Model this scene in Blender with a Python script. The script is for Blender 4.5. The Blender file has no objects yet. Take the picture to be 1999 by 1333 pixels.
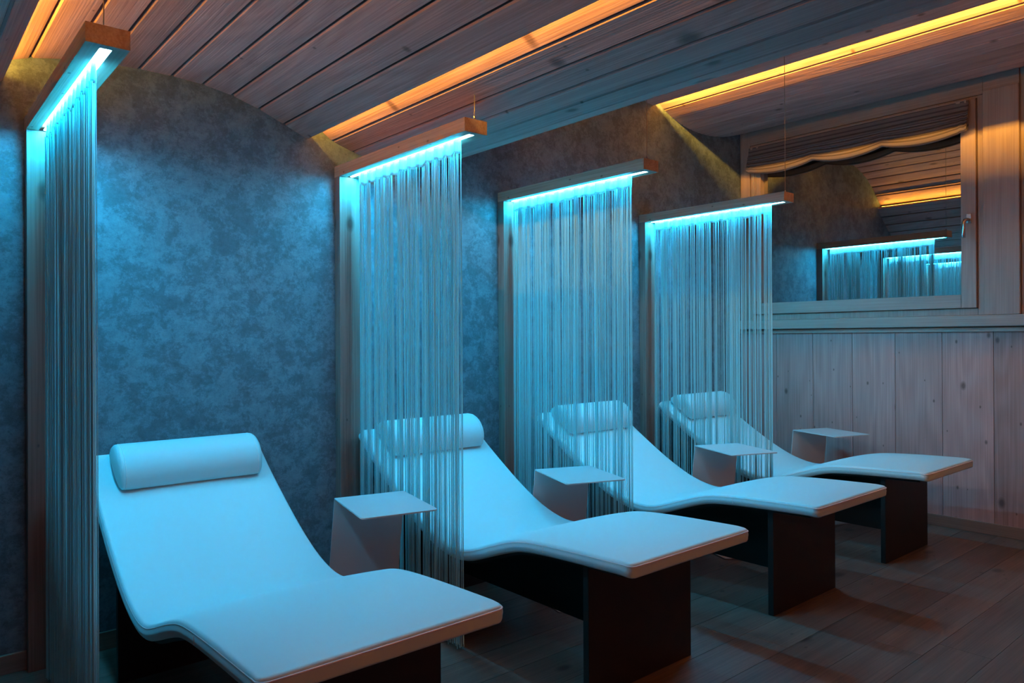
import bpy, bmesh, math, random
from mathutils import Vector, Matrix

# ------------------------------------------------------------------ camera
scn = bpy.context.scene
col = scn.collection
CAMH = 1.2145
yaw, pit, rol = 0.7049, 0.0018, -0.0052
F = Vector((math.sin(yaw)*math.cos(pit), math.cos(yaw)*math.cos(pit), math.sin(pit)))
R = Vector((math.cos(yaw), -math.sin(yaw), 0))
U = R.cross(F)
R2 = R*math.cos(rol) + U*math.sin(rol)
U2 = U*math.cos(rol) - R*math.sin(rol)
cd = bpy.data.cameras.new('camera'); cam = bpy.data.objects.new('camera', cd); col.objects.link(cam)
M = Matrix((R2, U2, -F)).transposed().to_4x4(); M.translation = Vector((0, 0, CAMH))
cam.matrix_world = M
cd.sensor_width = 36; cd.lens = 36*0.9609*1500/1999; cd.shift_y = -0.00535; cd.clip_start = 0.02
scn.camera = cam
# ------------------------------------------------------------------ world (the dim warm rest of the spa behind the camera)
w = bpy.data.worlds.new('world'); scn.world = w; w.use_nodes = True
w.node_tree.nodes['Background'].inputs[0].default_value = (1.0, 0.22, 0.22, 1)
w.node_tree.nodes['Background'].inputs[1].default_value = 0.19
# ------------------------------------------------------------------ exposure
vs = scn.view_settings
vs.view_transform = 'Standard'; vs.look = 'None'; vs.gamma = 1; vs.use_curve_mapping = False
vs.exposure = 0.0
# light levels
CYAN = (0.003, 0.555, 1.0); CYAN_W = 26.5          # per beam
AMBER = (1.0, 0.45, 0.05); AMBER_W = 1.0        # per metre of cove
# ------------------------------------------------------------------ main measures (metres)
WALL_Y = 3.25            # plaster wall
WALL_X = 5.128           # window wall
YN = -2.2                # how far the room runs back past the camera
XL = -1.7
BEAM_X = [0.398, 1.650, 2.663, 3.900]
BEAM_YN = [2.160, 2.205, 2.189, 2.191]
BW, BZ0, BZ1 = 0.106, 1.985, 2.037

# ------------------------------------------------------------------ materials
def newmat(name):
    m = bpy.data.materials.new(name); m.use_nodes = True
    nt = m.node_tree
    return m, nt, nt.nodes, nt.links, nt.nodes['Principled BSDF']

def simple(name, colr, rough=0.5, metal=0.0, **kw):
    m, nt, N, L, P = newmat(name)
    P.inputs['Base Color'].default_value = (*colr, 1)
    P.inputs['Roughness'].default_value = rough
    P.inputs['Metallic'].default_value = metal
    for k, v in kw.items():
        P.inputs[k].default_value = v
    return m

def wood(name, light, dark, axis='Y', rough=0.6, grain=1.0, knots=True, bump=0.25, cross=70.0, knotscale=3.2):
    m, nt, N, L, P = newmat(name)
    tc = N.new('ShaderNodeTexCoord')
    at = N.new('ShaderNodeAttribute'); at.attribute_name = 'tone'
    # per-board shift of the pattern
    sh = N.new('ShaderNodeVectorMath'); sh.operation = 'SCALE'; sh.inputs[0].default_value = (3.1, 7.7, 5.3)
    L.new(at.outputs['Fac'], sh.inputs['Scale'])
    ad = N.new('ShaderNodeVectorMath'); ad.operation = 'ADD'
    L.new(tc.outputs['Object'], ad.inputs[0]); L.new(sh.outputs[0], ad.inputs[1])
    def mapped(c, a):
        mp = N.new('ShaderNodeMapping')
        s = {'X': (a, c, c), 'Y': (c, a, c), 'Z': (c, c, a)}[axis]
        mp.inputs['Scale'].default_value = s
        L.new(ad.outputs[0], mp.inputs[0]); return mp
    # cathedral figure: low-frequency field, banded finely
    m1 = mapped(5.0, 0.55)
    n1 = N.new('ShaderNodeTexNoise'); n1.inputs['Scale'].default_value = 1.0; n1.inputs['Detail'].default_value = 1.5
    L.new(m1.outputs[0], n1.inputs['Vector'])
    mu = N.new('ShaderNodeMath'); mu.operation = 'MULTIPLY'; mu.inputs[1].default_value = 70.0*grain
    L.new(n1.outputs['Fac'], mu.inputs[0])
    sn = N.new('ShaderNodeMath'); sn.operation = 'SINE'; L.new(mu.outputs[0], sn.inputs[0])
    # fine fibres
    m2 = mapped(cross*2.4, 2.2)
    n2 = N.new('ShaderNodeTexNoise'); n2.inputs['Scale'].default_value = 1.0; n2.inputs['Detail'].default_value = 3
    L.new(m2.outputs[0], n2.inputs['Vector'])
    c1 = N.new('ShaderNodeMath'); c1.operation = 'MULTIPLY_ADD'; c1.inputs[1].default_value = 0.085; c1.inputs[2].default_value = 0.02
    L.new(sn.outputs[0], c1.inputs[0])
    sm = N.new('ShaderNodeMath'); sm.operation = 'ADD'; L.new(c1.outputs[0], sm.inputs[0]); L.new(n2.outputs['Fac'], sm.inputs[1])
    rp = N.new('ShaderNodeValToRGB'); rp.color_ramp.elements[0].position = 0.25; rp.color_ramp.elements[1].position = 0.80
    rp.color_ramp.elements[0].color = (*light, 1); rp.color_ramp.elements[1].color = (*dark, 1)
    L.new(sm.outputs[0], rp.inputs[0])
    out = rp.outputs[0]
    # board-to-board tone
    tm = N.new('ShaderNodeMath'); tm.operation = 'MULTIPLY_ADD'; tm.inputs[1].default_value = 0.30; tm.inputs[2].default_value = 0.85
    L.new(at.outputs['Fac'], tm.inputs[0])
    mx = N.new('ShaderNodeVectorMath'); mx.operation = 'SCALE'; L.new(out, mx.inputs[0]); L.new(tm.outputs[0], mx.inputs['Scale'])
    out = mx.outputs[0]
    if knots:
        a = knotscale
        sx = N.new('ShaderNodeSeparateXYZ'); L.new(ad.outputs[0], sx.inputs[0])
        ax = {'X': ('Y', 'Z', 'X'), 'Y': ('X', 'Z', 'Y'), 'Z': ('X', 'Y', 'Z')}[axis]
        su = N.new('ShaderNodeMath'); su.operation = 'ADD'; L.new(sx.outputs[ax[0]], su.inputs[0]); L.new(sx.outputs[ax[1]], su.inputs[1])
        cb = N.new('ShaderNodeCombineXYZ'); L.new(su.outputs[0], cb.inputs[0]); L.new(sx.outputs[ax[2]], cb.inputs[1])
        m3 = N.new('ShaderNodeMapping'); m3.inputs['Scale'].default_value = (a*1.3, a*0.75, 1); L.new(cb.outputs[0], m3.inputs[0])
        vo = N.new('ShaderNodeTexVoronoi'); vo.voronoi_dimensions = '2D'; vo.inputs['Scale'].default_value = 1.0
        L.new(m3.outputs[0], vo.inputs['Vector'])
        kr = N.new('ShaderNodeValToRGB'); kr.color_ramp.elements[0].position = 0.03; kr.color_ramp.elements[1].position = 0.085
        kr.color_ramp.elements[0].color = (1, 1, 1, 1); kr.color_ramp.elements[1].color = (0, 0, 0, 1)
        sr = N.new('ShaderNodeSeparateColor'); L.new(vo.outputs['Color'], sr.inputs[0])
        sz = N.new('ShaderNodeMath'); sz.operation = 'MULTIPLY_ADD'; sz.inputs[1].default_value = 3.2; sz.inputs[2].default_value = 0.55
        L.new(sr.outputs[0], sz.inputs[0])
        dm = N.new('ShaderNodeMath'); dm.operation = 'MULTIPLY'; L.new(vo.outputs['Distance'], dm.inputs[0]); L.new(sz.outputs[0], dm.inputs[1])
        L.new(dm.outputs[0], kr.inputs[0])
        mm = N.new('ShaderNodeMath'); mm.operation = 'MULTIPLY'; mm.inputs[1].default_value = 0.75
        L.new(kr.outputs[0], mm.inputs[0])
        mk = N.new('ShaderNodeMix'); mk.data_type = 'RGBA'
        L.new(mm.outputs[0], mk.inputs['Factor']); L.new(out, mk.inputs[6])
        mk.inputs[7].default_value = (dark[0]*0.22, dark[1]*0.2, dark[2]*0.18, 1)
        out = mk.outputs[2]
    L.new(out, P.inputs['Base Color'])
    P.inputs['Roughness'].default_value = rough
    bp = N.new('ShaderNodeBump'); bp.inputs['Strength'].default_value = bump; bp.inputs['Distance'].default_value = 0.003
    L.new(sm.outputs[0], bp.inputs['Height']); L.new(bp.outputs[0], P.inputs['Normal'])
    return m

SPL, SPD = (0.62, 0.39, 0.36), (0.38, 0.22, 0.19)
W_CEIL = wood('ceiling spruce', SPL, SPD, 'Y', 0.55, 1.0, True, 0.45)
W_BEAM = wood('beam spruce', (0.62, 0.47, 0.36), (0.40, 0.26, 0.18), 'Y', 0.55, 0.8, True, 0.25, knotscale=3.4)
W_POST = wood('post spruce', (0.36, 0.27, 0.23), (0.20, 0.14, 0.115), 'Z', 0.6, 0.8, True, 0.25, knotscale=4.0)
W_WALLV = wood('panelling spruce vertical', (0.52, 0.34, 0.32), (0.34, 0.21, 0.19), 'Z', 0.55, 0.8, True, 0.2, knotscale=5.0)
W_TRIMY = wood('window spruce along', (0.62, 0.48, 0.41), (0.47, 0.34, 0.28), 'Y', 0.5, 0.5, False, 0.12)
W_TRIMZ = wood('window spruce upright', (0.62, 0.48, 0.41), (0.47, 0.34, 0.28), 'Z', 0.5, 0.7, False, 0.12)
W_FLOOR = wood('oak floor', (0.185, 0.135, 0.105), (0.105, 0.072, 0.055), 'X', 0.42, 0.7, True, 0.12, knotscale=2.6)
W_BASEX = wood('baseboard along back', (0.34, 0.25, 0.20), (0.24, 0.17, 0.13), 'X', 0.5, 0.6, False, 0.1)
W_BASEY = wood('baseboard along side', (0.34, 0.25, 0.20), (0.24, 0.17, 0.13), 'Y', 0.5, 0.6, False, 0.1)

def plaster():
    m, nt, N, L, P = newmat('mottled grey plaster')
    tc = N.new('ShaderNodeTexCoord')
    def noise(s, d, r=0.6, dist=0.0):
        n = N.new('ShaderNodeTexNoise'); n.inputs['Scale'].default_value = s; n.inputs['Detail'].default_value = d
        n.inputs['Roughness'].default_value = r; n.inputs['Distortion'].default_value = dist
        L.new(tc.outputs['Object'], n.inputs['Vector']); return n
    a = noise(11.0, 10, 0.8, 0.2); b = noise(34.0, 8, 0.8, 0.0); c = noise(1.6, 3)
    r1 = N.new('ShaderNodeValToRGB'); r1.color_ramp.elements[0].position = 0.45; r1.color_ramp.elements[1].position = 0.54
    r1.color_ramp.elements[0].color = (0.108, 0.162, 0.192, 1); r1.color_ramp.elements[1].color = (0.172, 0.258, 0.305, 1)
    L.new(a.outputs['Fac'], r1.inputs[0])
    r2 = N.new('ShaderNodeValToRGB'); r2.color_ramp.elements[0].position = 0.35; r2.color_ramp.elements[1].position = 0.68
    r2.color_ramp.elements[0].color = (0.72, 0.72, 0.72, 1); r2.color_ramp.elements[1].color = (1.22, 1.22, 1.22, 1)
    L.new(b.outputs['Fac'], r2.inputs[0])
    mx = N.new('ShaderNodeMix'); mx.data_type = 'RGBA'; mx.blend_type = 'MULTIPLY'; mx.inputs['Factor'].default_value = 1
    L.new(r1.outputs[0], mx.inputs[6]); L.new(r2.outputs[0], mx.inputs[7])
    r3 = N.new('ShaderNodeMath'); r3.operation = 'MULTIPLY_ADD'; r3.inputs[1].default_value = 0.5; r3.inputs[2].default_value = 0.75
    L.new(c.outputs['Fac'], r3.inputs[0])
    sc = N.new('ShaderNodeVectorMath'); sc.operation = 'SCALE'; L.new(mx.outputs[2], sc.inputs[0]); L.new(r3.outputs[0], sc.inputs['Scale'])
    L.new(sc.outputs[0], P.inputs['Base Color']); P.inputs['Roughness'].default_value = 0.62
    bp = N.new('ShaderNodeBump'); bp.inputs['Strength'].default_value = 0.25; bp.inputs['Distance'].default_value = 0.002
    L.new(b.outputs['Fac'], bp.inputs['Height']); L.new(bp.outputs[0], P.inputs['Normal'])
    return m
M_PLASTER = plaster()

def leather():
    m, nt, N, L, P = newmat('white faux leather')
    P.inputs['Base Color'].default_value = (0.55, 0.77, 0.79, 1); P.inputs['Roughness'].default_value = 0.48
    tc = N.new('ShaderNodeTexCoord')
    v = N.new('ShaderNodeTexVoronoi'); v.inputs['Scale'].default_value = 650; L.new(tc.outputs['Object'], v.inputs['Vector'])
    n = N.new('ShaderNodeTexNoise'); n.inputs['Scale'].default_value = 9; L.new(tc.outputs['Object'], n.inputs['Vector'])
    b1 = N.new('ShaderNodeBump'); b1.inputs['Strength'].default_value = 0.08; b1.inputs['Distance'].default_value = 0.0006
    L.new(v.outputs['Distance'], b1.inputs['Height'])
    b2 = N.new('ShaderNodeBump'); b2.inputs['Strength'].default_value = 0.12; b2.inputs['Distance'].default_value = 0.006
    L.new(n.outputs['Fac'], b2.inputs['Height']); L.new(b1.outputs[0], b2.inputs['Normal'])
    L.new(b2.outputs[0], P.inputs['Normal'])
    return m
M_LEATHER = leather()
M_SEAM = simple('seam thread', (0.85, 0.85, 0.85), 0.6)
M_BLACK = simple('black lacquered board', (0.008, 0.009, 0.009), 0.5)
M_TABLE = simple('matt grey white sheet metal', (0.62, 0.62, 0.62), 0.38, 0.0)
M_CHROME = simple('brushed steel handle', (0.62, 0.62, 0.62), 0.22, 1.0)
M_WIRE = simple('steel cable', (0.45, 0.42, 0.38), 0.35, 0.9)
M_DARK = simple('dark gap', (0.012, 0.010, 0.009), 0.9)

def translucent(name, c, fac, rough=0.6):
    m, nt, N, L, P = newmat(name)
    P.inputs['Base Color'].default_value = (*c, 1); P.inputs['Roughness'].default_value = rough
    t = N.new('ShaderNodeBsdfTranslucent'); t.inputs[0].default_value = (*c, 1)
    mx = N.new('ShaderNodeMixShader'); mx.inputs[0].default_value = fac
    L.new(P.outputs[0], mx.inputs[1]); L.new(t.outputs[0], mx.inputs[2])
    L.new(mx.outputs[0], N['Material Output'].inputs[0]); return m
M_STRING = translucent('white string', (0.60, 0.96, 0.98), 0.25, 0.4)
M_TAPE = translucent('white header tape', (0.85, 0.85, 0.85), 0.5, 0.6)

def fabric():
    m, nt, N, L, P = newmat('striped linen blind')
    tc = N.new('ShaderNodeTexCoord')
    mp = N.new('ShaderNodeMapping'); mp.inputs['Scale'].default_value = (1, 1, 1); L.new(tc.outputs['UV'], mp.inputs[0])
    wv = N.new('ShaderNodeTexWave'); wv.bands_direction = 'Y'; wv.inputs['Scale'].default_value = 7.0; wv.inputs['Distortion'].default_value = 0.0
    L.new(mp.outputs[0], wv.inputs['Vector'])
    r = N.new('ShaderNodeValToRGB'); r.color_ramp.interpolation = 'EASE'
    r.color_ramp.elements[0].position = 0.15; r.color_ramp.elements[1].position = 0.35
    r.color_ramp.elements[0].color = (0.10, 0.08, 0.08, 1); r.color_ramp.elements[1].color = (0.22, 0.185, 0.18, 1)
    L.new(wv.outputs['Fac'], r.inputs[0]); L.new(r.outputs[0], P.inputs['Base Color']); P.inputs['Roughness'].default_value = 0.9
    return m
M_FABRIC = fabric()

def emit(name, c, s):
    m, nt, N, L, P = newmat(name)
    e = N.new('ShaderNodeEmission'); e.inputs[0].default_value = (*c, 1); e.inputs[1].default_value = s
    L.new(e.outputs[0], N['Material Output'].inputs[0]); return m
M_LEDC = emit('cyan led', (0.28, 0.74, 1.0), 36.0)
M_LEDA = emit('amber led', AMBER, 6.0)

def glass():
    m, nt, N, L, P = newmat('coated window glass')
    g = N.new('ShaderNodeBsdfGlossy'); g.inputs['Roughness'].default_value = 0.0; g.inputs[0].default_value = (1, 1, 1, 1)
    t = N.new('ShaderNodeBsdfTransparent'); t.inputs[0].default_value = (0.5, 0.55, 0.55, 1)
    mx = N.new('ShaderNodeMixShader'); mx.inputs[0].default_value = 0.48
    L.new(t.outputs[0], mx.inputs[1]); L.new(g.outputs[0], mx.inputs[2]); L.new(mx.outputs[0], N['Material Output'].inputs[0])
    return m
M_GLASS = glass()

# ------------------------------------------------------------------ helpers
def link(name, bm, mat, parent=None, smooth=False, loc=(0, 0, 0), kind=None, label=None, autosmooth=None):
    bmesh.ops.recalc_face_normals(bm, faces=bm.faces)
    me = bpy.data.meshes.new(name); bm.to_mesh(me); bm.free()
    me.materials.append(mat)
    if smooth:
        for p in me.polygons: p.use_smooth = True
        if autosmooth: 
            try: me.set_sharp_from_angle(angle=math.radians(autosmooth))
            except Exception: pass
    o = bpy.data.objects.new(name, me); col.objects.link(o); o.location = loc
    if parent: o.parent = parent
    if kind: o['kind'] = kind
    if label: o['label'] = label
    return o

def empty(name, loc=(0, 0, 0), rz=0):
    o = bpy.data.objects.new(name, None); col.objects.link(o); o.location = loc; o.rotation_euler = (0, 0, rz)
    o.empty_display_size = 0.05; return o

def tag(o, label, cat, group=None):
    o['label'] = label; o['category'] = cat
    if group: o['group'] = group
    return o

def tl(bm): 
    l = bm.faces.layers.float.get('tone')
    return l or bm.faces.layers.float.new('tone')

def box(bm, x0, x1, y0, y1, z0, z1, bev=0.0, tone=None):
    vs_ = [bm.verts.new(p) for p in ((x0,y0,z0),(x1,y0,z0),(x1,y1,z0),(x0,y1,z0),(x0,y0,z1),(x1,y0,z1),(x1,y1,z1),(x0,y1,z1))]
    fs = [bm.faces.new([vs_[i] for i in q]) for q in ((0,3,2,1),(4,5,6,7),(0,1,5,4),(1,2,6,5),(2,3,7,6),(3,0,4,7))]
    if tone is not None:
        for f in fs: f[tl(bm)] = tone
    if bev > 0:
        es = set(e for f in fs for e in f.edges)
        bmesh.ops.bevel(bm, geom=list(es), offset=bev, segments=2, affect='EDGES', profile=0.5)
    return fs

def tube(bm, pts, r, seg=8, cap=True):
    rings = []
    pts = [Vector(p) for p in pts]
    for i, p in enumerate(pts):
        d = (pts[min(i+1, len(pts)-1)] - pts[max(i-1, 0)]).normalized()
        a = d.cross(Vector((0, 0, 1)))
        if a.length < 1e-3: a = Vector((1, 0, 0))
        a.normalize(); b = d.cross(a)
        rr = r(i) if callable(r) else r
        rings.append([bm.verts.new(p + (a*math.cos(t) + b*math.sin(t))*rr) for t in [2*math.pi*k/seg for k in range(seg)]])
    for i in range(len(rings)-1):
        for k in range(seg):
            bm.faces.new((rings[i][k], rings[i][(k+1) % seg], rings[i+1][(k+1) % seg], rings[i+1][k]))
    if cap:
        bm.faces.new(rings[0][::-1]); bm.faces.new(rings[-1])

def catmull(P, n=12):
    out = []
    for i in range(len(P)-1):
        p0 = P[max(i-1, 0)]; p1 = P[i]; p2 = P[i+1]; p3 = P[min(i+2, len(P)-1)]
        for k in range(n):
            t = k/n
            out.append(tuple(0.5*((2*p1[j]) + (-p0[j]+p2[j])*t + (2*p0[j]-5*p1[j]+4*p2[j]-p3[j])*t*t + (-p0[j]+3*p1[j]-3*p2[j]+p3[j])*t**3) for j in range(len(p1))))
    out.append(tuple(P[-1])); return out

def resample(C, step=None, count=None):
    L = [0]
    for a, b in zip(C, C[1:]): L.append(L[-1] + math.dist(a, b))
    n = count or max(1, round(L[-1]/step))
    out = []
    for k in range(n+1):
        s = L[-1]*k/n; i = 0
        while i < len(L)-2 and L[i+1] < s: i += 1
        t = (s-L[i])/max(1e-9, L[i+1]-L[i])
        out.append(tuple(C[i][j]*(1-t)+C[i+1][j]*t for j in range(len(C[0]))))
    return out

# ------------------------------------------------------------------ room shell
bm = bmesh.new(); box(bm, XL, WALL_X, WALL_Y, WALL_Y+0.15, 0, 3.15); link('wall_back', bm, M_PLASTER, kind='structure')
bm = bmesh.new(); box(bm, XL-0.1, XL, YN, WALL_Y+0.15, 0, 3.15); link('wall_left', bm, W_WALLV, kind='structure')

# floor: long oak boards running along the back wall
rng = random.Random(3)
bm = bmesh.new(); tl(bm)
y = YN; row = 0
while y < WALL_Y - 0.001:
    y1 = min(y+0.185, WALL_Y); x = XL - rng.uniform(0, 1.6)
    while x < WALL_X:
        x1 = x + rng.uniform(1.5, 2.3)
        a, b = max(x, XL), min(x1, WALL_X)
        if b - a > 0.02:
            box(bm, a+0.0007, b-0.0007, y+0.0009, y1-0.0009, -0.02, 0.0, tone=rng.random())
        x = x1
    y = y1; row += 1
link('floor', bm, W_FLOOR, kind='structure')
bm = bmesh.new(); box(bm, XL, WALL_X, YN, WALL_Y, -0.06, -0.021); link('floor', bm, M_DARK, kind='structure')

# ceiling profile pieces (x, z), left to right; each piece overlaps above the end of the one before it
BULGE_R = [(1.548,2.222),(1.584,2.186),(1.624,2.165),(1.717,2.133),(1.80,2.112),(1.90,2.092),(2.02,2.083),(2.12,2.089),(2.20,2.110),(2.32,2.160),(2.467,2.245),(2.583,2.325),(2.69,2.41),(2.762,2.482)]
dx, dz = 0.335-2.762, 2.165-2.482
BULGE_0 = [(x+dx, z+dz) for x, z in BULGE_R]
VAULT_1 = [(0.300,2.222),(0.361,2.246),(0.468,2.276),(0.60,2.297),(0.72,2.306),(0.845,2.309),(0.95,2.307),(1.048,2.299),(1.157,2.281),(1.27,2.247),(1.389,2.20),(1.513,2.146)]
VAULT_2 = [(2.705,2.520),(2.777,2.585),(2.832,2.634),(2.913,2.697),(3.02,2.755),(3.15,2.805),(3.33,2.850),(3.52,2.872),(3.70,2.866),(3.86,2.842),(3.97,2.824),(4.058,2.811)]
BULGE_2 = [(4.088,2.868),(4.122,2.836),(4.17,2.810),(4.224,2.786),(4.327,2.749),(4.478,2.721),(4.641,2.712),(4.811,2.726),(4.94,2.748),(5.128,2.797)]
rng = random.Random(11)
def ceiling_piece(P, step, flush=None):
    C = catmull(P, 14); K = resample(C, step)
    bm = bmesh.new(); T = tl(bm); g = 0.0045; th = 0.018; ch = 0.006
    for i in range(len(K)-1):
        a = Vector((K[i][0], K[i][1])); b = Vector((K[i+1][0], K[i+1][1]))
        d = (b-a).normalized(); n = Vector((-d.y, d.x))      # n points up
        if n.y < 0: n = -n
        a2 = a + d*(g if i else 0); b2 = b - d*(g if i < len(K)-2 else 0)
        sec = [a2 + n*ch, a2 + d*ch, b2 - d*ch*0.4, b2 + n*ch*0.4, b2 + n*th, a2 + n*th]
        tone = rng.random()
        fr = [bm.verts.new((p.x, YN, p.y)) for p in sec]; bk = [bm.verts.new((p.x, WALL_Y, p.y)) for p in sec]
        fs = [bm.faces.new(fr), bm.faces.new(bk[::-1])]
        for k in range(6):
            fs.append(bm.faces.new((fr[k], bk[k], bk[(k+1) % 6], fr[(k+1) % 6])))
        for f in fs: f[T] = tone
    o = link('ceiling', bm, W_CEIL, kind='structure')
    # dark backing behind the joints
    bm = bmesh.new()
    top = [(p[0], p[1]) for p in resample(C, 0.06)]
    prev = None
    for i, (x, z) in enumerate(top):
        x0, z0 = top[max(i-1, 0)]; x1, z1 = top[min(i+1, len(top)-1)]
        d = Vector((x1-x0, z1-z0)).normalized(); n = Vector((-d.y, d.x))
        if n.y < 0: n = -n
        q = [Vector((x, z)) + n*0.0185, Vector((x, z)) + n*0.024]
        cur = [bm.verts.new((q[0].x, YN, q[0].y)), bm.verts.new((q[0].x, WALL_Y, q[0].y)), bm.verts.new((q[1].x, WALL_Y, q[1].y)), bm.verts.new((q[1].x, YN, q[1].y))]
        if prev:
            for k in range(4): bm.faces.new((prev[k], prev[(k+1) % 4], cur[(k+1) % 4], cur[k]))
        else: bm.faces.new(cur)
        prev = cur
    bm.faces.new(prev[::-1])
    b = link('backing', bm, M_DARK, parent=o)
ceiling_piece(BULGE_0, 0.118); ceiling_piece(VAULT_1, 0.122); ceiling_piece(BULGE_R, 0.112); ceiling_piece(VAULT_2, 0.118); ceiling_piece(BULGE_2, 0.112)
bm = bmesh.new(); box(bm, XL-0.1, WALL_X+0.4, YN, WALL_Y+0.15, 3.15, 3.25); link('ceiling', bm, M_DARK, kind='structure')
bm = bmesh.new(); box(bm, XL, -0.87, YN, WALL_Y, 1.86, 3.15); link('ceiling', bm, W_CEIL, kind='structure')
# inner board that closes each light cove at its back, and the lamp in it
COVES = [('amber cove light at the far left above the first hanging beam', 0.335, 2.165, (0.022,0.016,6.0,1.1,-0.02)),
         ('amber cove light running above the second hanging beam, between two ceiling curves', 1.513, 2.146, (0.030,0.058,5.6,0.6,0.066)),
         ('amber cove light in the middle vault, seen as a reflection in the window pane', 2.762, 2.482, (0.022,0.016,4.0,1.9,-0.02)),
         ('amber cove light nearest the window, a long line above the roman blind', 4.058, 2.811, (0.042,0.047,15.0,-0.15,0.045))]
for lab, x, z, d in COVES:
    bm = bmesh.new(); box(bm, x-0.082, x-0.074, YN, WALL_Y, z+d[4], z+0.13); box(bm, x-0.082, x+0.06, YN, WALL_Y, z+0.13, z+0.138)
    t = link('trim_%d' % (COVES.index((lab, x, z, d))+3), bm, W_CEIL, kind='structure')
    root = empty('cove_light', (x-d[0], 0, z+d[1]))
    tag(root, lab, 'light', None)
    root.rotation_euler = (0, -math.atan(d[3]), 0)
    bm = bmesh.new(); box(bm, -0.016, -0.008, YN+0.02, WALL_Y-0.02, -0.012, 0.012, 0.002); link('channel', bm, M_CHROME, root)
    bm = bmesh.new(); box(bm, -0.0079, -0.004, YN+0.02, WALL_Y-0.02, -0.008, 0.008); link('diffuser', bm, M_LEDA, root)
    ld = bpy.data.lights.new('cove_lamp', 'AREA'); ld.shape = 'RECTANGLE'; ld.size = 0.012; ld.size_y = WALL_Y-YN-0.05
    ld.color = AMBER; ld.energy = AMBER_W*d[2]*(WALL_Y-YN)
    lo = bpy.data.objects.new('cove_lamp', ld); col.objects.link(lo); lo.parent = root
    dirv = Vector((1.0, 0, 0)).normalized()
    lo.location = (0.0, (WALL_Y+YN)/2, 0)
    q = (-dirv).to_track_quat('Z', 'Y')
    # long side along Y, emission along +x
    m3 = Matrix(((-dirv).cross(Vector((0,1,0))).normalized()*-1, Vector((0,1,0)), -dirv)).transposed()
    xax = Vector((0,1,0)).cross(-dirv).normalized()
    m3 = Matrix((xax, Vector((0,1,0)), -dirv)).transposed()
    lo.rotation_euler = m3.to_euler()

# baseboards
def base_runs():
    for i, (a, b) in enumerate([(XL, BEAM_X[0])] + [(BEAM_X[k]+BW, BEAM_X[k+1]) for k in range(3)] + [(BEAM_X[3]+BW, WALL_X-0.014)]):
        bm = bmesh.new(); box(bm, a, b, WALL_Y-0.014, WALL_Y, 0, 0.070, 0.002); link('baseboard_back', bm, W_BASEX, kind='structure')
base_runs()
bm = bmesh.new(); box(bm, WALL_X-0.014, WALL_X, YN, WALL_Y, 0, 0.070, 0.002); link('baseboard_right', bm, W_BASEY, kind='structure')

# window wall: lower boards
GX = 5.170
bm = bmesh.new(); T = tl(bm)
rng = random.Random(5); y = 3.235
ys = [3.25]
k = 2.95
while k > YN: ys.append(k); k -= 0.286
ys.append(YN)
for a, b in zip(ys, ys[1:]):
    box(bm, WALL_X, WALL_X+0.02, b+0.0012, a-0.0012, 0.0, 1.24, 0.0012, rng.random())
link('wall_right', bm, W_WALLV, kind='structure')
bm = bmesh.new()
box(bm, WALL_X+0.021, WALL_X+0.25, YN, WALL_Y+0.15, 0, 1.36)
box(bm, WALL_X+0.021, WALL_X+0.25, 3.17, WALL_Y+0.15, 1.36, 3.15)
box(bm, WALL_X+0.021, WALL_X+0.25, YN, 1.57, 1.36, 3.15)
box(bm, WALL_X+0.021, WALL_X+0.25, 1.57, 3.17, 2.69, 3.15)
link('wall_right', bm, W_TRIMZ, kind='structure')
# sill ledge and moulding below it
bm = bmesh.new(); box(bm, WALL_X-0.050, WALL_X+0.03, YN, WALL_Y-0.001, 1.266, 1.336, 0.006)
link('trim_1', bm, W_TRIMY, kind='structure')
bm = bmesh.new(); box(bm, WALL_X-0.016, WALL_X+0.01, YN, WALL_Y-0.001, 1.234, 1.262, 0.004)
link('trim_2', bm, W_TRIMY, kind='structure')
# casing boards around and beside the window
def wtrim(n, y0, y1, z0, z1, x0, x1, mat, bev=0.002):
    bm = bmesh.new(); box(bm, x0, x1, y0, y1, z0, z1, bev); return link('trim_%d' % n, bm, mat, kind='structure')
wtrim(7, 3.165, 3.247, 1.337, 2.80, WALL_X, WALL_X+0.02, W_TRIMZ)
wtrim(8, 1.57, 3.164, 2.69, 2.80, WALL_X, WALL_X+0.02, W_TRIMY)
wtrim(9, 1.378, 1.567, 1.337, 2.705, WALL_X-0.012, WALL_X+0.02, W_TRIMZ, 0.003)
wtrim(10, 1.378, 1.569, 2.706, 2.80, WALL_X, WALL_X+0.02, W_TRIMY)
wtrim(11, 1.345, 1.377, 1.337, 2.80, WALL_X+0.012, WALL_X+0.03, W_TRIMZ)
wtrim(12, 1.15, 1.344, 1.337, 2.705, WALL_X-0.012, WALL_X+0.02, W_TRIMZ, 0.003)
wtrim(13, YN, 1.149, 1.337, 2.80, WALL_X, WALL_X+0.02, W_TRIMZ)
wtrim(14, 1.15, 1.344, 2.706, 2.80, WALL_X, WALL_X+0.02, W_TRIMY)

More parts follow.
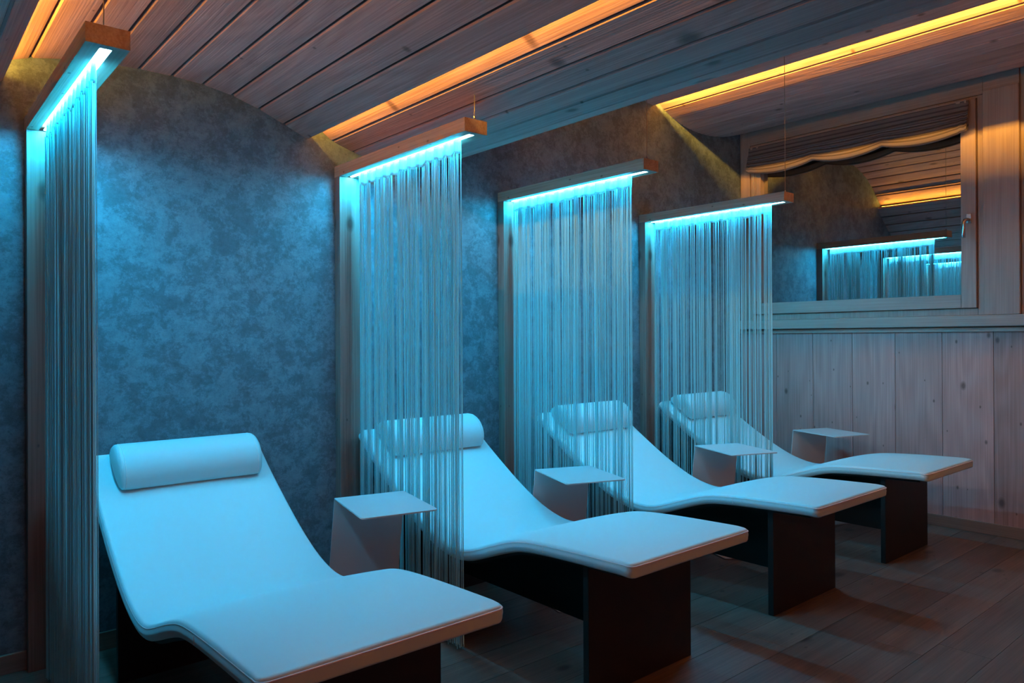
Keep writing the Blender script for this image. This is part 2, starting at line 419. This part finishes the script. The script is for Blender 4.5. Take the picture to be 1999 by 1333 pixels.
# window: fixed frame, opening sash, pane, handle
win = empty('window_1', (WALL_X, 2.376, 1.337)); win['kind'] = 'structure'
def wpart(name, bxs, mat, parent, bev=0.003):
    bm = bmesh.new()
    for b in bxs: box(bm, b[0]-WALL_X, b[1]-WALL_X, b[2]-2.376, b[3]-2.376, b[4]-1.337, b[5]-1.337, bev)
    return link(name, bm, mat, parent)
X0, X1 = WALL_X+0.008, WALL_X+0.09
wpart('outer_frame', [(X0, X1, 3.150, 3.164, 1.338, 2.689), (X0, X1, 1.571, 1.602, 1.338, 2.689), (X0, X1, 1.603, 3.149, 1.338, 1.379), (X0, X1, 1.603, 3.149, 2.675, 2.689)], W_TRIMZ, win, 0.001)
S0, S1 = WALL_X-0.012, WALL_X+0.07
stile = wpart('sash_frame', [(S0, S1, 3.068, 3.148, 1.382, 2.672), (S0, S1, 1.606, 1.690, 1.382, 2.672)], W_TRIMZ, win)
wpart('sash_rail', [(S0, S1, 1.691, 3.067, 1.382, 1.466), (S0, S1, 1.691, 3.067, 2.588, 2.672)], W_TRIMY, win)
wpart('glass_pane', [(GX, GX+0.006, 1.6905, 3.0675, 1.4665, 2.5875)], M_GLASS, win, 0)
wpart('added_night_panel', [(GX+0.05, GX+0.07, 1.60, 3.15, 1.38, 2.68)], M_DARK, win, 0)  # added black panel behind the pane: stands for night, keeps world light out
hd = wpart('window_handle', [(S0-0.010, S0-0.0005, 1.628, 1.658, 1.905, 1.965)], M_CHROME, win, 0.003)
bm = bmesh.new()
hx, hy, hz = S0-WALL_X, 1.643-2.376, 1.925-1.337
tube(bm, [(hx-0.010, hy, hz), (hx-0.040, hy, hz), (hx-0.052, hy+0.006, hz-0.004), (hx-0.056, hy+0.012, hz-0.018), (hx-0.056, hy+0.014, hz-0.05), (hx-0.056, hy+0.014, hz-0.095), (hx-0.054, hy+0.014, hz-0.112)], 0.0105, 12)
lv = link('lever', bm, M_CHROME, None, True); lv.parent = hd

# ------------------------------------------------------------------ roman blind, drawn up
bl = empty('roman_blind', (WALL_X-0.03, 2.35, 2.66))
tag(bl, 'striped linen roman blind gathered in scalloped folds at the top of the window', 'blind')
def blind_mesh():
    bm = bmesh.new(); uv = bm.loops.layers.uv.new('UVMap')
    ya, yb = 3.150, 1.635
    NY = 90
    nodes = [3.155, 2.624, 2.144, 1.64]
    def sag(y):
        for a, b in zip(nodes, nodes[1:]):
            if b <= y <= a:
                t = (a-y)/(a-b); return 4*t*(1-t)
        return 0.0
    rows = []
    for i in range(NY+1):
        t = i/NY; y = ya + (yb-ya)*t
        s = sag(y); e = max(0, 1-min(abs(y-ya), abs(y-yb))/0.10)      # gathers near both ends
        rip = math.sin(y*140)*0.006*e
        P = [(0.000, 0.0), (0.004, -0.03), (0.008, -0.058)]
        for f in range(4):
            zf = -0.062 - f*0.026 - s*0.006*f
            bulge = 0.014 + 0.008*f + 0.008*s
            P += [(bulge*0.8, zf-0.002), (bulge+0.006, zf-0.016-0.004*s), (bulge, zf-0.030-0.006*s), (0.006+0.006*f, zf-0.024)]
        zb = -0.150 - 0.030*s
        P += [(0.040+0.004*s, zb+0.004), (0.046+0.006*s, zb-0.016), (0.038, zb-0.034-0.010*s), (0.016, zb-0.036-0.008*s), (0.000, zb)]
        C = catmull([(a + rip, b + rip*0.4*(1 if b < -0.08 else 0)) for a, b in P], 3)
        rows.append([bm.verts.new((-c[0]-0.004, y-2.35, c[1])) for c in C])
    n = len(rows[0])
    for i in range(NY):
        for k in range(n-1):
            f = bm.faces.new((rows[i][k], rows[i+1][k], rows[i+1][k+1], rows[i][k+1]))
            for l, (a, b) in zip(f.loops, ((i, k), (i+1, k), (i+1, k+1), (i, k+1))):
                l[uv].uv = (a/NY*3, b/n)
    return bm
o = link('fabric', blind_mesh(), M_FABRIC, bl, True)
md = o.modifiers.new('thickness', 'SOLIDIFY'); md.thickness = 0.002
bm = bmesh.new(); box(bm, -0.004, 0.012, -0.70, 0.80, -0.012, 0.008, 0.002); link('headrail', bm, W_TRIMY, bl)
bm = bmesh.new(); tube(bm, [(-0.006, 0.765, -0.20), (-0.006, 0.766, -0.9), (-0.006, 0.765, -1.18)], 0.0012, 6)
tube(bm, [(-0.006, 0.742, -0.20), (-0.006, 0.741, -0.9), (-0.006, 0.742, -1.18)], 0.0012, 6); link('pull_cord', bm, M_TAPE, bl, True)

# ------------------------------------------------------------------ hanging beam frames and string curtains
GR0, GR1 = 0.038, 0.068        # groove across the beam
frames = ['spruce post and hanging beam at the far left edge, nearest to the camera',
          'spruce post and hanging beam with amber-lit side, between the first and second lounger',
          'spruce post and hanging beam between the second and third lounger',
          'spruce post and hanging beam nearest the window, before the fourth lounger']
curt = ['white string curtain at the far left edge, seen nearly edge-on, left of the first lounger',
        'white string curtain falling in front of the second lounger headrest',
        'white string curtain falling in front of the third lounger headrest',
        'white string curtain falling in front of the fourth lounger, nearest the window']
ceil_at = [2.286, 2.105, 2.525, 2.835]
for i in range(4):
    x, yn = BEAM_X[i], BEAM_YN[i]
    fr = empty('curtain_frame', (x, WALL_Y, 0)); tag(fr, frames[i], 'beam frame', 'hanging beams between the loungers')
    def lb(bm, x0, x1, y0, y1, z0, z1, bev=0): box(bm, x0, x1, y0-WALL_Y, y1-WALL_Y, z0, z1, bev)
    bm = bmesh.new(); lb(bm, 0, BW, WALL_Y-0.052, WALL_Y-0.0005, 0, BZ0-0.0005, 0.0015); link('post', bm, W_POST, fr)
    # beam with a groove underneath
    bm = bmesh.new()
    sec = [(0, BZ0), (GR0, BZ0), (GR0, BZ0+0.016), (GR1, BZ0+0.016), (GR1, BZ0), (BW, BZ0), (BW, BZ1), (0, BZ1)]
    gy = yn + 0.028
    # beam body: front block without groove, then grooved length
    lb(bm, 0, BW, yn, gy, BZ0, BZ1)
    a = [bm.verts.new((p[0], gy-WALL_Y, p[1])) for p in sec]; b = [bm.verts.new((p[0], -0.0005, p[1])) for p in sec]
    bm.faces.new(a); bm.faces.new(b[::-1])
    for k in range(8): bm.faces.new((a[k], b[k], b[(k+1) % 8], a[(k+1) % 8]))
    bmesh.ops.remove_doubles(bm, verts=bm.verts, dist=1e-5)
    beam = link('beam', bm, W_BEAM, fr)
    bm = bmesh.new(); lb(bm, GR0+0.015, GR1-0.003, gy+0.004, WALL_Y-0.06, BZ0+0.001, BZ0+0.004); link('led_strip', bm, M_LEDC, beam)
    bm = bmesh.new(); zc = ceil_at[i]; cx, cy = BW/2, 2.214-WALL_Y
    tube(bm, [(cx, cy, BZ1-0.005), (cx, cy, BZ1+0.03), (cx+0.001, cy, (BZ1+zc)/2), (cx, cy, zc+0.03)], 0.0017, 6)
    cab = link('cable', bm, M_WIRE, fr, True)
    bm = bmesh.new(); tube(bm, [(cx, cy, BZ1-0.002), (cx, cy, BZ1+0.014), (cx, cy, BZ1+0.018)], lambda q: (0.004, 0.004, 0.0015)[q], 10); link('cable_grip', bm, M_CHROME, cab, True)
    ld = bpy.data.lights.new('beam_lamp', 'AREA'); ld.shape = 'RECTANGLE'; ld.size = 0.024; ld.size_y = (WALL_Y-0.06)-(gy+0.004)
    ld.color = CYAN; ld.energy = CYAN_W
    lo = bpy.data.objects.new('beam_lamp', ld); col.objects.link(lo); lo.parent = fr
    lo.location = ((GR0+GR1)/2, (gy+0.004+WALL_Y-0.06)/2-WALL_Y, BZ0-0.0006)

    # string curtain
    rng = random.Random(40+i)
    cu = empty('string_curtain', (x+GR0+0.010, 2.72, 0)); tag(cu, curt[i], 'curtain', 'string curtains with lit headers')
    y0, y1 = 2.300, (3.110, 3.105, 3.165, 3.155)[i]
    npl = 12; ph = rng.uniform(0, 6)
    def wave(y):
        t = (y-y0)/(y1-y0)*npl
        a = math.sin(2*math.pi*t+ph); return 0.0100*(abs(a)**0.6)*(1 if a > 0 else -0.55) + 0.0015*math.sin(4.7*math.pi*t+ph*2)
    hz0 = lambda y: 1.928 + 0.0035*math.sin((y-y0)*29+ph) + 0.003*math.cos(2*math.pi*(y-y0)/(y1-y0)*npl+ph)
    bm = bmesh.new(); prev = None
    NS = 260
    for k in range(NS+1):
        y = y0+(y1-y0)*k/NS
        c = []
        for m in range(5):
            z = hz0(y) + (1.9845-hz0(y))*m/4
            c.append(bm.verts.new((wave(y)*(1-0.45*m/4), y-2.72, z)))
        if prev:
            for m in range(4): bm.faces.new((prev[m], c[m], c[m+1], prev[m+1]))
        prev = c
    h = link('header_tape', bm, M_TAPE, cu, True)
    md = h.modifiers.new('thickness', 'SOLIDIFY'); md.thickness = 0.0012
    bm = bmesh.new()
    ns = (400, 300, 300, 285)[i]
    dens = [rng.uniform(0.45, 1.5) for _ in range(40)]
    ps = []
    while len(ps) < ns:
        t = rng.random()
        if rng.random()*1.5 < dens[int(t*39.99)]: ps.append(t)
    if i: ps += [0.0, 0.004, 0.996, 1.0]
    for t in ps:
        y = y0 + (y1-y0)*(0.003+0.994*t)
        xx = wave(y) + rng.uniform(-0.002, 0.002)
        r = rng.uniform(0.0010, 0.0018)
        zt = hz0(y)+0.006; zb = rng.uniform(0.004, 0.03)
        dxb, dyb = rng.gauss(0, 0.004), rng.gauss(0, 0.0035)
        lv_ = [(0, 0), (0.07, 0.25), (0.35, 0.7), (1, 1)]
        pr = None; a0 = rng.uniform(0, 1.5)
        for s, q in lv_:
            z = zt + (zb-zt)*s; px = xx*(1-0.35*q)+dxb*q; py = min(max(y+dyb*q, y0), y1) - 2.72
            ring = [bm.verts.new((px+r*math.cos(a0+k*math.pi/2), py+r*math.sin(a0+k*math.pi/2), z)) for k in range(4)]
            if pr:
                for k in range(4): bm.faces.new((pr[k], pr[(k+1) % 4], ring[(k+1) % 4], ring[k]))
            pr = ring
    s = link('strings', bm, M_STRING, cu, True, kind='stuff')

# ------------------------------------------------------------------ loungers
PROF = [(1.480,.522),(1.60,.517),(1.70,.513),(1.82,.507),(1.94,.498),(2.02,.486),(2.09,.466),(2.17,.438),(2.25,.408),(2.32,.386),(2.385,.378),(2.45,.383),(2.53,.402),(2.61,.432),(2.70,.476),(2.80,.533),(2.92,.608),(3.04,.688),(3.165,.780)]
HW, TH = 0.330, 0.046
def lounger_curve(n=110):
    C = resample(catmull(PROF, 10), count=n); out = []
    for i, (y, z) in enumerate(C):
        a = C[max(i-1, 0)]; b = C[min(i+1, n)]
        d = Vector((b[0]-a[0], b[1]-a[1])).normalized(); out.append((y, z, d, Vector((-d.y, d.x))))
    return out
LC = lounger_curve()
def surf_z(y):
    for a, b in zip(LC, LC[1:]):
        if a[0] <= y <= b[0]:
            t = (y-a[0])/(b[0]-a[0]); return a[1]*(1-t)+b[1]*t
    return LC[-1][1]
def ring_pts(hw, th, s_end, s0):
    r = 0.013; r = min(r, hw*0.5, th*0.48); pts = []
    nt = 16
    crown = 0.011*min(1.0, (s_end/0.10))
    def top(x): return crown*(1-abs(x/hw)**2.6)
    for k in range(nt+1):
        x = -hw+r + (2*(hw-r))*k/nt; pts.append((x, top(x)*1.0))
    for k in range(1, 5):
        a = math.pi/2*(1-k/5); pts.append((hw-r+r*math.cos(a), -r+r*math.sin(a)+top(hw-r)*(1-k/5)))
    for k in range(0, 4): pts.append((hw+0.003*math.sin(math.pi*(k+0.5)/4), -r-(th-2*r)*k/4))
    for k in range(0, 5):
        a = -math.pi/2*k/5; pts.append((hw-r+r*math.cos(a), -th+r+r*math.sin(a)))
    for k in range(7): pts.append((hw-r-2*(hw-r)*k/6, -th))
    for k in range(1, 5):
        a = -math.pi/2-math.pi/2*k/5; pts.append((-hw+r+r*math.cos(a), -th+r+r*math.sin(a)))
    for k in range(0, 4): pts.append((-hw-0.003*math.sin(math.pi*(k+0.5)/4), -th+r+(th-2*r)*k/4))
    for k in range(0, 5):
        a = math.pi - math.pi/2*k/5; pts.append((-hw+r+r*math.cos(a), -r+r*math.sin(a)+top(hw-r)*(k/5)))
    return pts
def cushion(CX0):
    bm = bmesh.new(); rings = []
    L = [0]
    for a, b in zip(LC, LC[1:]): L.append(L[-1]+math.dist(a[:2], b[:2]))
    tot = L[-1]
    stations = []
    rr = 0.028
    ends = [rr*(1-math.cos(math.pi/2*k/7)) for k in range(7)]
    ss = ends + [l for l in L if rr < l < tot-rr] + [tot-e for e in reversed(ends)]
    for s in ss:
        i = 0
        while i < len(L)-2 and L[i+1] < s: i += 1
        t = (s-L[i])/(L[i+1]-L[i])
        y = LC[i][0]*(1-t)+LC[i+1][0]*t; z = LC[i][1]*(1-t)+LC[i+1][1]*t; n = (LC[i][3]*(1-t)+LC[i+1][3]*t).normalized()
        e = min(s, tot-s)
        k = math.sqrt(max(0, 1-((rr-e)/rr)**2)) if e < rr else 1.0
        hw = HW - rr*(1-k)
        # thickness rounds over in the last 12 mm
        r2 = 0.010; k2 = math.sqrt(max(0.02, 1-((r2-e)/r2)**2)) if e < r2 else 1.0
        th = TH*(0.55+0.45*k2); off = -(TH-th)*0.5
        drop = -0.004*max(0, 1-e/0.05)
        rings.append([bm.verts.new((x, y + n.x*(h+off+drop), z + n.y*(h+off+drop))) for x, h in ring_pts(hw, th, e, s)])
    n = len(rings[0])
    for a, b in zip(rings, rings[1:]):
        for k in range(n): bm.faces.new((a[k], a[(k+1) % n], b[(k+1) % n], b[k]))
    bm.faces.new(rings[0][::-1]); bm.faces.new(rings[-1])
    return bm
def seam():
    bm = bmesh.new(); pts = []
    hw = HW-0.002
    lo = [(-hw, c) for c in LC]
    def P(x, c, e): return (x, c[0]+c[3].x*e, c[1]+c[3].y*e)
    e = -0.0095; body = LC[2:-2]
    for c in reversed(body): pts.append(P(-hw, c, e))
    for k in range(1, 6):
        a = math.pi/2*k/6; pts.append((-hw+0.026*(1-math.cos(a)), LC[0][0]+0.026-0.026*math.sin(a)-0.0015, LC[0][1]-0.012))
    for k in range(1, 12): pts.append((-hw+0.026+(2*hw-0.052)*k/12, LC[0][0]-0.0012, LC[0][1]-0.0125))
    for k in range(5, 0, -1):
        a = math.pi/2*k/6; pts.append((hw-0.026*(1-math.cos(a)), LC[0][0]+0.026-0.026*math.sin(a)-0.0015, LC[0][1]-0.012))
    for c in body: pts.append(P(hw, c, e))
    tube(bm, pts, 0.0021, 6)
    return bm
def under(y):   # height of the cushion's underside at y
    best = 9
    for c in LC:
        yy = c[0]-c[3].x*TH; zz = c[1]-c[3].y*TH
        if abs(yy-y) < best: best = abs(yy-y); z = zz
    return z
def plate_x(bm, x0, x1, pts):   # polygon in the y-z plane given thickness in x
    a = [bm.verts.new((x0, p[0], p[1])) for p in pts]; b = [bm.verts.new((x1, p[0], p[1])) for p in pts]
    bm.faces.new(a); bm.faces.new(b[::-1]); n = len(pts)
    for k in range(n): bm.faces.new((a[k], b[k], b[(k+1) % n], a[(k+1) % n]))
def make_lounger():
    root = empty('lounger', (0, 0, 0))
    def lk(n, bm, m, sm=False, p=root):
        bmesh.ops.translate(bm, verts=bm.verts, vec=(0, -2.3, 0)); return link(n, bm, m, p, sm, autosmooth=40)
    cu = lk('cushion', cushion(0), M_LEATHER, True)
    lk('seam_piping', seam(), M_SEAM, True, cu)
    for s in (-1, 1):
        bm = bmesh.new(); pts = []
        for h in (-0.012, -0.022, -0.034):
            c = LC[24]; pts.append((s*(HW+0.0028), c[0]+c[3].x*h, c[1]+c[3].y*h))
        tube(bm, pts, 0.0009, 6)
        lk('cross_seam', bm, M_SEAM, True, cu)
    # curved shell under the cushion
    bm = bmesh.new(); pr = None
    for c in LC[3:-3]:
        q = []
        for x, h in ((-HW+0.03, -TH+0.001), (HW-0.03, -TH+0.001), (HW-0.03, -TH-0.012), (-HW+0.03, -TH-0.012)):
            q.append(bm.verts.new((x, c[0]+c[3].x*h, c[1]+c[3].y*h)))
        if pr:
            for k in range(4): bm.faces.new((pr[k], pr[(k+1) % 4], q[(k+1) % 4], q[k]))
        else: bm.faces.new(q)
        pr = q
    bm.faces.new(pr[::-1]); lk('support_shell', bm, M_BLACK, False)
    bm = bmesh.new(); box(bm, -0.280, 0.280, 1.707, 1.733, 0, under(1.72)-0.008, 0.0015); lk('front_leg', bm, M_BLACK)
    bm = bmesh.new(); box(bm, -0.280, 0.280, 2.885, 2.911, 0, under(2.911)-0.018, 0.0015); lk('rear_leg', bm, M_BLACK)
    bm = bmesh.new()
    ysn = [1.734+(2.884-1.734)*k/24 for k in range(25)]
    plate_x(bm, 0.030, 0.058, [(1.734, 0.10), (2.884, 0.10)] + [(yy, under(yy)-0.008) for yy in reversed(ysn)])
    lk('centre_panel', bm, M_BLACK)
    return root
def make_bolster():
    root = None
    bm = bmesh.new()
    # rounded D section in (t along the backrest, n off it)
    S = [(-0.105, 0.002), (-0.108, 0.018), (-0.096, 0.050), (-0.068, 0.077), (-0.030, 0.093), (0.010, 0.096), (0.048, 0.086), (0.080, 0.064), (0.100, 0.034), (0.104, 0.012), (0.098, 0.002), (0.05, 0.0), (0.0, 0.0), (-0.055, 0.0)]
    S2 = catmull(S + [S[0]], 4)[:-1]
    cx = sum(p[0] for p in S2)/len(S2); cn = 0.045
    HL = 0.266; rings = []
    ends = [(0.0, 0.12), (0.0, 0.45), (0.001, 0.72), (0.004, 0.88), (0.010, 0.96), (0.016, 0.985), (0.019, 0.978), (0.022, 0.990), (0.035, 1.0)]
    st = [(-HL - 0.012*(1-min(1, k/0.9)) + d, k) for d, k in ends] + [(-HL+0.035+(2*HL-0.07)*q/14, 1.0) for q in range(1, 14)]
    st += [(-a, k) for a, k in reversed(st[:len(ends)])]
    for xx, k in st:
        rings.append([(xx, cx+(p[0]-cx)*k, cn+(p[1]-cn)*k) for p in S2])
    ang = math.radians(34.5); tt = Vector((math.cos(ang), math.sin(ang))); nn = Vector((-math.sin(ang), math.cos(ang)))
    R_ = [[bm.verts.new((x, tt.x*t+nn.x*n, tt.y*t+nn.y*n)) for x, t, n in r] for r in rings]
    m = len(R_[0])
    for a, b in zip(R_, R_[1:]):
        for k in range(m): bm.faces.new((a[k], a[(k+1) % m], b[(k+1) % m], b[k]))
    bm.faces.new(R_[0][::-1]); bm.faces.new(R_[-1])
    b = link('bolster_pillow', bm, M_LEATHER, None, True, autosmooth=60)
    for sg in (-1, 1):
        bm = bmesh.new()
        lp_ = [(sg*(HL-0.022), tt.x*t+nn.x*n, tt.y*t+nn.y*n) for t, n in [(cx+(p[0]-cx)*0.985, cn+(p[1]-cn)*0.985) for p in S2]]
        tube(bm, lp_ + [lp_[0]], 0.0014, 5, cap=False)
        link('end_seam', bm, M_SEAM, b, True)
    return b
def copy_tree(o, parent=None):
    c = o.copy(); col.objects.link(c)
    if parent: c.parent = parent
    for ch in list(o.children): copy_tree(ch, c)
    return c
LX = [0.905, 2.060, 3.212, 4.333]
ll = ['white cushioned wave lounger on black panel legs, nearest the camera at far left',
      'white cushioned wave lounger on black panel legs, second from the left',
      'white cushioned wave lounger on black panel legs, third from the left',
      'white cushioned wave lounger on black panel legs, beside the window wall']
bl_ = ['white faux leather neck roll on the nearest lounger, fully in view',
       'white faux leather neck roll half behind strings on the second lounger',
       'white faux leather neck roll behind strings on the third lounger',
       'white faux leather neck roll behind strings on the lounger beside the window wall']
lp = make_lounger(); bp_ = make_bolster()
for i, x in enumerate(LX):
    o = lp if i == 0 else copy_tree(lp)
    o.location = (x, 2.3, 0); tag(o, ll[i], 'lounger', 'loungers in a row along the plaster wall')
    b = bp_ if i == 0 else copy_tree(bp_)
    b.location = (x+0.010, 3.060+0.003, surf_z(3.060)+0.0185); tag(b, bl_[i], 'pillow', 'neck rolls on the loungers')

# ------------------------------------------------------------------ side tables: one bent sheet each
def make_table():
    root = empty('side_table', (0, 0, 0))
    w_, d_, H, t = 0.295, 0.385, 0.570, 0.005      # local x across (A->B), y from near edge to far edge
    def slab(z, th, x0, x1, y0, y1, r=0.018):
        bm = bmesh.new(); pts = []
        for cx, cy, a0 in ((x1-r, y0+r, -90), (x1-0.002, y1-0.002, 0), (x0+0.002, y1-0.002, 90), (x0+r, y0+r, 180)):
            rr = r if cy < (y0+y1)/2 else 0.002
            for k in range(6):
                a = math.radians(a0+18*k); pts.append((cx+rr*math.cos(a), cy+rr*math.sin(a)))
        a = [bm.verts.new((*p, z)) for p in pts]; b = [bm.verts.new((*p, z-th)) for p in pts]
        bm.faces.new(a); bm.faces.new(b[::-1]); n = len(pts)
        for k in range(n): bm.faces.new((a[k], b[k], b[(k+1) % n], a[(k+1) % n]))
        return bm
    link('tabletop', slab(H, t, -w_/2, w_/2, -d_/2, d_/2), M_TABLE, root)
    bm = bmesh.new()      # leaning upright at the far edge
    y1 = d_/2
    q = [(-w_/2, y1-t, H-t), (w_/2, y1-t, H-t), (w_/2, y1, H-t), (-w_/2, y1, H-t)]
    q2 = [(-w_/2-0.035, y1+0.030-t, 0.005), (w_/2-0.035, y1+0.030-t, 0.005), (w_/2-0.035, y1+0.030, 0.005), (-w_/2-0.035, y1+0.030, 0.005)]
    a = [bm.verts.new(p) for p in q]; b = [bm.verts.new(p) for p in q2]
    bm.faces.new(a); bm.faces.new(b[::-1])
    for k in range(4): bm.faces.new((a[k], b[k], b[(k+1) % 4], a[(k+1) % 4]))
    link('upright_panel', bm, M_TABLE, root)
    link('base_plate', slab(0.005, 0.0048, -w_/2-0.035, w_/2-0.035, -d_/2+0.02, d_/2+0.030), M_TABLE, root)
    return root
tp = make_table()
ctr = [((1.298,2.363),(1.375,2.744),(1.675,2.663),(1.587,2.294)), ((2.308,2.315),(2.451,2.683),(2.733,2.567),(2.603,2.209)),
       ((3.532,2.280),(3.684,2.637),(3.946,2.510),(3.826,2.160)), ((4.616,2.27),(4.742,2.616),(5.012,2.483),(4.919,2.162))]
tlab = ['small bent sheet metal side table between the first and second lounger', 'small bent sheet metal side table between the second and third lounger',
        'small bent sheet metal side table between the third and fourth lounger', 'small bent sheet metal side table by the panelled window wall']
for i, c in enumerate(ctr):
    o = tp if i == 0 else copy_tree(tp)
    x = sum(p[0] for p in c)/4; y = sum(p[1] for p in c)/4
    ang = math.atan2(c[3][1]-c[0][1], c[3][0]-c[0][0])
    ang2 = math.atan2(c[1][1]-c[0][1], c[1][0]-c[0][0]) - math.pi/2
    o.location = (x - (0, 0.036, 0.034, 0)[i], y, 0); o.rotation_euler = (0, 0, (ang+ang2)/2)
    tag(o, tlab[i], 'side table', 'side tables between the loungers')
